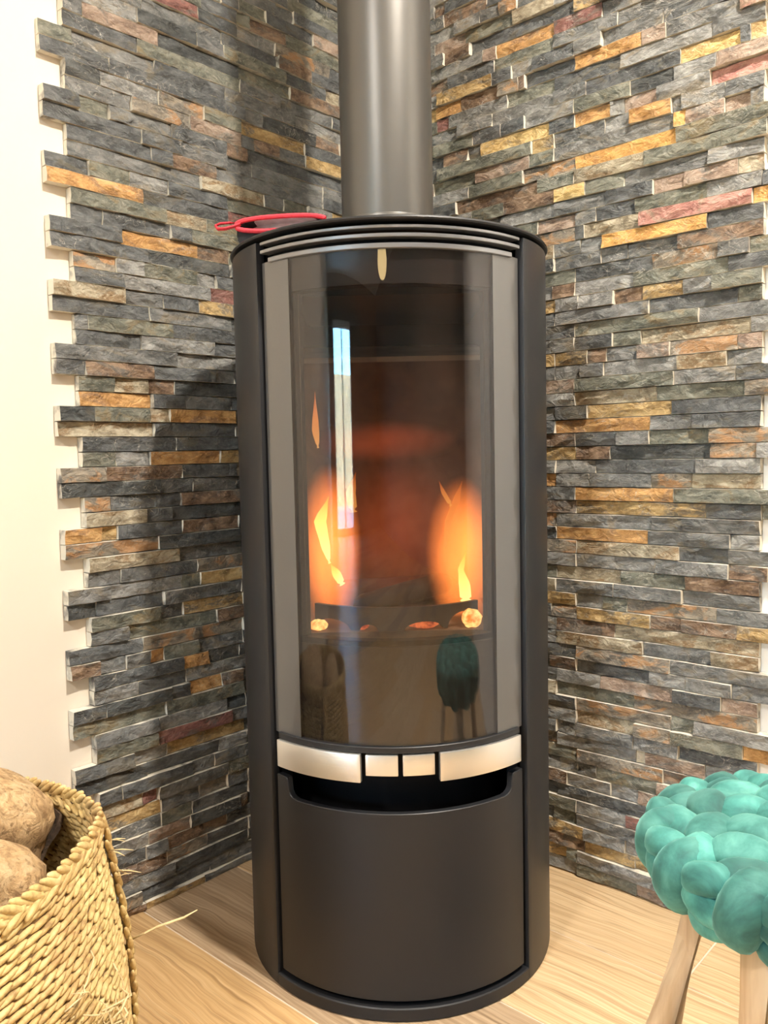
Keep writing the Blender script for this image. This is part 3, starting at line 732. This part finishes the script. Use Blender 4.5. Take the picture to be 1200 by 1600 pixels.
lp = [(-.058, .004, .044), (-.072, .004, .045), (-.086, .003, .044), (-.093, .000, .040), (-.089, -.004, .034), (-.078, -.005, .034), (-.066, -.001, .038), (-.056, .001, .042)]
tube(bm, lp, .0030, 8, True, .6); part('hanging_loop', bm, M_red, mitt)

# ------------------------------------------------------------------ seagrass basket with logs
M_straw = bpy.data.materials.new('seagrass'); M_straw.use_nodes = True
t = M_straw.node_tree; b = t.nodes['Principled BSDF']; g = node(t, 'ShaderNodeNewGeometry').outputs['Position']
c = ramp(t, noise(t, g, 70, 3, .6), [(.28, (.30, .19, .07)), (.48, (.58, .42, .17)), (.70, (.74, .58, .28))])
c = mix(t, ramp(t, noise(t, g, 9, 3), [(.45, g3(0)), (.65, g3(.45))]), c, (.42, .24, .10))
t.links.new(c, b.inputs['Base Color']); b.inputs['Roughness'].default_value = .62
bump(t, b, noise(t, g, 420, 3), .35, .0015)
M_straw_l = plain('pale_straw', (.66, .52, .28), .6, nscale=80, namp=.2)
BX, BY, BH = -.545, .845, .346
basket = empty('seagrass_basket', (BX, BY, 0)); tag(basket, 'woven seagrass basket holding firewood beside the left wall', 'basket')
def brad(z):                       # wall radius at height z: fuller low down, drawn in at the rim
    f = z/BH; return .240 + .014*math.sin(PI*min(1, f*1.05)) - .030*f + (.0 if f > .12 else -.02*(1-f/.12))
def bpt(an, z, dr=0.0):
    r = brad(z)+dr
    # soft basket, squeezed into a slight corner at the side seam
    r += .012*math.exp(-((math.atan2(math.sin(an-SEAM), math.cos(an-SEAM)))/.28)**2)*(z/BH)
    return Vector((r*math.cos(an), r*math.sin(an), z + (.012*math.cos(an-SEAM)*(z/BH))))
SEAM = math.radians(24)
bm = bmesh.new(); rowh = .0086; NR_ = int(BH/rowh); rr = random.Random(11)
for i in range(NR_):
    z = .004+i*rowh; NS = 80
    for k in range(NS):
        an = 2*PI*(k+(.5 if i % 2 else 0)+rr.uniform(-.12, .12))/NS
        p = bpt(an, z+rr.uniform(-.0006, .0006), rr.uniform(-.0012, .0012))
        tn = Vector((-math.sin(an), math.cos(an), 0)); nr = Vector((math.cos(an), math.sin(an), 0))
        M_ = Matrix.Translation(p) @ Matrix((tn, nr, Vector((0, 0, 1)))).transposed().to_4x4() @ Matrix.Rotation(-.26, 4, 'Y') @ Matrix.Rotation(rr.uniform(-.2, .2), 4, 'Z') @ Matrix.Diagonal((.0140, .0044, .0037, 1))
        ellipsoid(bm, M_ @ Matrix.Rotation(PI/2, 4, 'Y'), 6, 5)
quad_grid(bm, [[bpt(2*PI*k/64, z_) for k in range(64)] for z_ in [BH*q/24 for q in range(25)]], closed_u=True, mat=1)  # dark sheet behind the stitches: shade of the weave's gaps put into colour
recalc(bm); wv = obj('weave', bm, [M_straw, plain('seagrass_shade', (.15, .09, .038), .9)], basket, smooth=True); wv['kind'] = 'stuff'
bm = bmesh.new(); lathe(bm, [(.0, .004)]+[(.21, .004)], 40); part('basket_bottom', bm, M_straw, basket)
def braid(bm, path, w_, n_, seed):
    rr = random.Random(seed)
    L_ = len(path)
    for k in range(n_):
        f = (k+.5)/n_*(L_-1); i = min(int(f), L_-2); p = path[i].lerp(path[i+1], f-i)
        d = (path[i+1]-path[i]).normalized(); out = Vector((p.x, p.y, 0)).normalized(); sd = d.cross(out).normalized(); out = sd.cross(d)
        for s in (-1, 1):
            ax = (d*1.0+sd*(s*-.62)+out*rr.uniform(-.1, .2)).normalized(); bb = out; cc = ax.cross(bb).normalized(); bb = cc.cross(ax)
            M_ = Matrix.Translation(p+sd*(s*w_*.42)+out*(.002+.002*(k % 2))) @ Matrix((ax, bb, cc)).transposed().to_4x4() @ Matrix.Diagonal((w_*1.65, w_*.40, w_*.44, 1)) @ Matrix.Rotation(PI/2, 4, 'Y')
            ellipsoid(bm, M_, 7, 6)
bm = bmesh.new(); braid(bm, [bpt(2*PI*k/120, BH+.002) for k in range(121)], .011, 112, 5); recalc(bm); obj('rim_braid', bm, M_straw, basket, smooth=True)
bm = bmesh.new(); braid(bm, [bpt(SEAM+.02, BH*(1-k/30), .006) for k in range(31)], .010, 26, 6); recalc(bm); obj('seam_braid', bm, M_straw, basket, smooth=True)
def straw(pts, r=.0013):
    bm = bmesh.new(); tube(bm, pts, [r]*(len(pts)-1)+[r*.4], 5, True, .6); recalc(bm); obj('loose_straw', bm, M_straw_l, basket, smooth=True)
rr = random.Random(21)
sm_ = bpt(SEAM, .20, .012)
straw([sm_, sm_+Vector((.03, .004, .012)), sm_+Vector((.062, .006, .022)), sm_+Vector((.078, .008, .030))], .0022)
for q in range(7):
    p = bpt(SEAM+rr.uniform(-.06, .06), .30+rr.uniform(-.02, .03), .010); d = Vector((rr.uniform(.6, 1), rr.uniform(-.5, .5), rr.uniform(-.1, .6)))*rr.uniform(.015, .035)
    straw([p, p+d*.5, p+d+Vector((0, 0, -.002))], .0012)
for q in range(34):
    an = SEAM+rr.uniform(-.95, -.35); p = bpt(an, rr.uniform(.13, .24), .009); tn = Vector((-math.sin(an), math.cos(an), 0)); nr = Vector((math.cos(an), math.sin(an), 0))
    l_ = rr.uniform(.02, .06); a2 = rr.uniform(0, 6.28); d = tn*math.cos(a2)+Vector((0, 0, 1))*math.sin(a2)
    straw([p, p+d*l_*.4+nr*rr.uniform(.004, .012), p+d*l_*.8+nr*rr.uniform(.002, .012), p+d*l_+nr*.001+tn*rr.uniform(-.01, .01)], .0013)
# firewood in the basket
def wood_mat(name, d, md, l):
    mt, t, b, o = new_mat(name); g = node(t, 'ShaderNodeNewGeometry').outputs['Position']
    c = ramp(t, noise(t, g, 45, 7, .65, 1.0), [(.30, d), (.50, md), (.68, l)])
    c = mix(t, ramp(t, noise(t, g, 160, 3), [(.56, g3(0)), (.66, g3(.7))]), c, d)
    t.links.new(c, b.inputs['Base Color']); b.inputs['Roughness'].default_value = .85
    bump(t, b, noise(t, g, 60, 9, .68, 1.0), .9, .012); return mt
M_log = wood_mat('split_wood', (.28, .150, .060), (.64, .42, .21), (.80, .59, .34))
M_bark = wood_mat('bark', (.045, .028, .018), (.12, .075, .045), (.24, .155, .095))
def fire_log(label, p0, p1, rad, seed, taper=1.0):
    ob = rough_log('firewood_log', p0, p1, rad, [M_log, M_log], seg=32, rings=26, amp=.15, seed=seed, ends=1, taper=taper, endround=.45)
    tag(ob, label, 'log', 'firewood in the basket')
    d = Vector(p1)-Vector(p0); a, b2 = frame_of(d); rr = random.Random(seed+9)
    bm = bmesh.new(); rowsb = []
    for i in range(13):
        f = .30+.62*i/12; row = []
        for j in range(9):
            an = rr.uniform(-.03, .03)+BARK[0]+(BARK[1]-BARK[0])*j/8
            r_ = rad*(1+(taper-1)*f)*(1.07+rr.uniform(-.03, .06)+(.06 if i > 10 else 0))
            row.append(d*f+(a*math.cos(an)+b2*math.sin(an))*r_)
        rowsb.append(row)
    quad_grid(bm, rowsb); recalc(bm)
    bk = obj('bark', bm, M_bark, ob); auto_smooth(bk, 70)
    md = bk.modifiers.new('thick', 'SOLIDIFY'); md.thickness = .007; md.offset = 0
    return ob
BARK = (-.9, 1.0)
fire_log('upper firewood log with rounded end resting against the basket back', (-.600, .90, .06), tuple(Vector(at(0, 1288, .96))+Vector((0, 0, .055))), .078, 31)
fire_log('lower firewood log nearer the front rim of the basket', (-.500, .72, .06), tuple(Vector(at(-4, 1378, .83))+Vector((0, 0, .04))), .056, 37)
ob = None

# ------------------------------------------------------------------ braided velvet stool
mt, t, b, o = new_mat('teal_velvet'); M_velvet = mt
g = node(t, 'ShaderNodeNewGeometry').outputs['Position']
c = ramp(t, noise(t, g, 24, 5, .6, .5), [(.34, (.022, .140, .125)), (.50, (.058, .265, .230)), (.68, (.140, .430, .370))])
oi = node(t, 'ShaderNodeObjectInfo')
c = mix(t, 1.0, c, ramp(t, oi.outputs['Random'], [(0, g3(.42)), (.5, g3(.75)), (1, g3(1.0))]), 'MULTIPLY')
t.links.new(c, b.inputs['Base Color']); b.inputs['Roughness'].default_value = .75
b.inputs['Sheen Weight'].default_value = .40; b.inputs['Sheen Roughness'].default_value = .4; b.inputs['Sheen Tint'].default_value = (.45, .95, .85, 1)
bump(t, b, noise(t, g, 60, 3), .12, .003)
M_velvet_d = plain('teal_velvet_core', (.02, .10, .09), .9)
TX, TY, TR, TZ0, TZ1 = .413, .791, .163, .338, .418
stool = empty('braided_stool', (TX, TY, 0)); tag(stool, 'round stool with chunky braided teal velvet seat and pale wooden legs', 'stool')
bm = bmesh.new(); lathe(bm, [(.0, TZ0+.014), (.110, TZ0+.014), (.130, TZ0+.020), (.134, TZ0+.036), (.124, TZ1-.034), (.085, TZ1-.022), (.0, TZ1-.017)], 40); core = part('cushion', bm, M_velvet_d, stool)
def lobe_mesh(name, nu=18, nv=12, bend=0.0, sq=.8):
    bm = bmesh.new(); ellipsoid(bm, Matrix.Identity(4), nu, nv)
    for v in bm.verts:
        x, y, z = v.co
        x, y, z = (math.copysign(abs(c_)**sq, c_) for c_ in (x, y, z))
        v.co = (x, y, z-bend*x*x)
    recalc(bm); me = bpy.data.meshes.new(name); bm.to_mesh(me); bm.free(); me.materials.append(M_velvet); me.shade_smooth(); return me
ME_T = lobe_mesh('knit_loop', bend=.30, sq=.76); ME_S = lobe_mesh('knit_loop', bend=.50, sq=.75)
def put(me, p, ax, nrm, sx, sy, sz):
    ax = Vector(ax).normalized(); nrm = Vector(nrm); nrm = (nrm-ax*nrm.dot(ax)).normalized(); sd = nrm.cross(ax)
    ob = bpy.data.objects.new('knit_loop', me); COL.objects.link(ob); ob.parent = core
    ob.matrix_local = Matrix.Translation(p) @ Matrix((ax, sd, nrm)).transposed().to_4x4() @ Matrix.Diagonal((sx, sy, sz, 1))
rr = random.Random(3)
def ztp(r): return TZ1-.016-.016*(r/.118)**3
for ri, (r_, n_) in enumerate(((.021, 3), (.059, 7), (.094, 11), (.120, 13))):
    for k in range(n_):
        an = 2*PI*(k+.5*(ri % 2))/n_+.2; p = Vector((r_*math.cos(an), r_*math.sin(an), ztp(r_)+rr.uniform(-.002, .002)))
        tn = Vector((-math.sin(an), math.cos(an), 0)); rd = Vector((math.cos(an), math.sin(an), 0)); s = 1 if (k+ri) % 2 else -1
        put(ME_T, p, tn+rd*(.65*s), Vector((0, 0, 1))+rd*(.9*(r_/.12)**3), .0335, .0225, .0205)
NSD = 12
for k in range(NSD):
    an = 2*PI*(k+.38)/NSD; rd = Vector((math.cos(an), math.sin(an), 0)); tn = Vector((-math.sin(an), math.cos(an), 0))
    zc = (TZ0+TZ1)/2
    put(ME_S, rd*.1400+Vector((0, 0, TZ0+.0315)), Vector((0, 0, 1))+tn*.25, rd, .0385, .0220, .0245)
    an2 = an+PI/NSD; rd2 = Vector((math.cos(an2), math.sin(an2), 0)); tn2 = Vector((-math.sin(an2), math.cos(an2), 0))
    for q, (zz, rr_, tl) in enumerate(((TZ0+.006, .128, .15), (TZ0+.026, .138, -.45), (TZ0+.047, .139, .4))):
        put(ME_T, rd2*rr_+Vector((0, 0, zz)), tn2+Vector((0, 0, tl)), rd2+Vector((0, 0, .3*(q-1))), .0285, .0160, .019)
mt, t, b, o = new_mat('beech_leg'); M_beech = mt
tc = node(t, 'ShaderNodeTexCoord').outputs['Object']
c = ramp(t, noise(t, mapping(t, tc, (60, 60, 4)), 1, 4), [(.3, (.62, .43, .25)), (.6, (.78, .60, .40))])
t.links.new(c, b.inputs['Base Color']); b.inputs['Roughness'].default_value = .5
for dg in (132, 42, -48, -138):
    a_ = math.radians(dg); bm = bmesh.new()
    tube(bm, [(.0985*math.cos(a_), .0985*math.sin(a_), TZ0+.012), (.155*math.cos(a_), .155*math.sin(a_), .109), (.1815*math.cos(a_), .1815*math.sin(a_), .001)], [.0215, .0195, .0155], 24); part('leg', bm, M_beech, stool)

# ------------------------------------------------------------------ pendant lamp seen in the stove glass
px_, py_ = -.262, -1.83
pend = empty('pendant_lamp', (px_, py_, ROOM_H)); tag(pend, 'pendant lamp with warm glowing bulb, seen only reflected in the stove glass', 'lamp')
M_brass = plain('brass', (.60, .42, .18), .3, 1.0)
bm = bmesh.new(); tube(bm, [(0, 0, 0), (0, 0, -.62)], .004, 8); part('cord', bm, M_dark, pend)
bm = bmesh.new(); lathe(bm, [(.0, 0), (.05, 0), (.05, -.02), (.0, -.02)], 24); part('ceiling_rose', bm, M_brass, pend)
bm = bmesh.new(); lathe(bm, [(.0, -.60), (.018, -.60), (.022, -.68), (.0, -.68)], 24); part('socket', bm, M_brass, pend)
mt, t, b, o = new_mat('bulb_glow'); t.nodes.remove(b); em = node(t, 'ShaderNodeEmission', i_Strength=9.0); em.inputs[0].default_value = (1, .72, .32, 1); t.links.new(em.outputs[0], o.inputs[0])
bm = bmesh.new(); ellipsoid(bm, Matrix.Translation((0, 0, -.755)) @ Matrix.Diagonal((.17, .17, .085, 1)), 20, 12); part('bulb', bm, mt, pend)
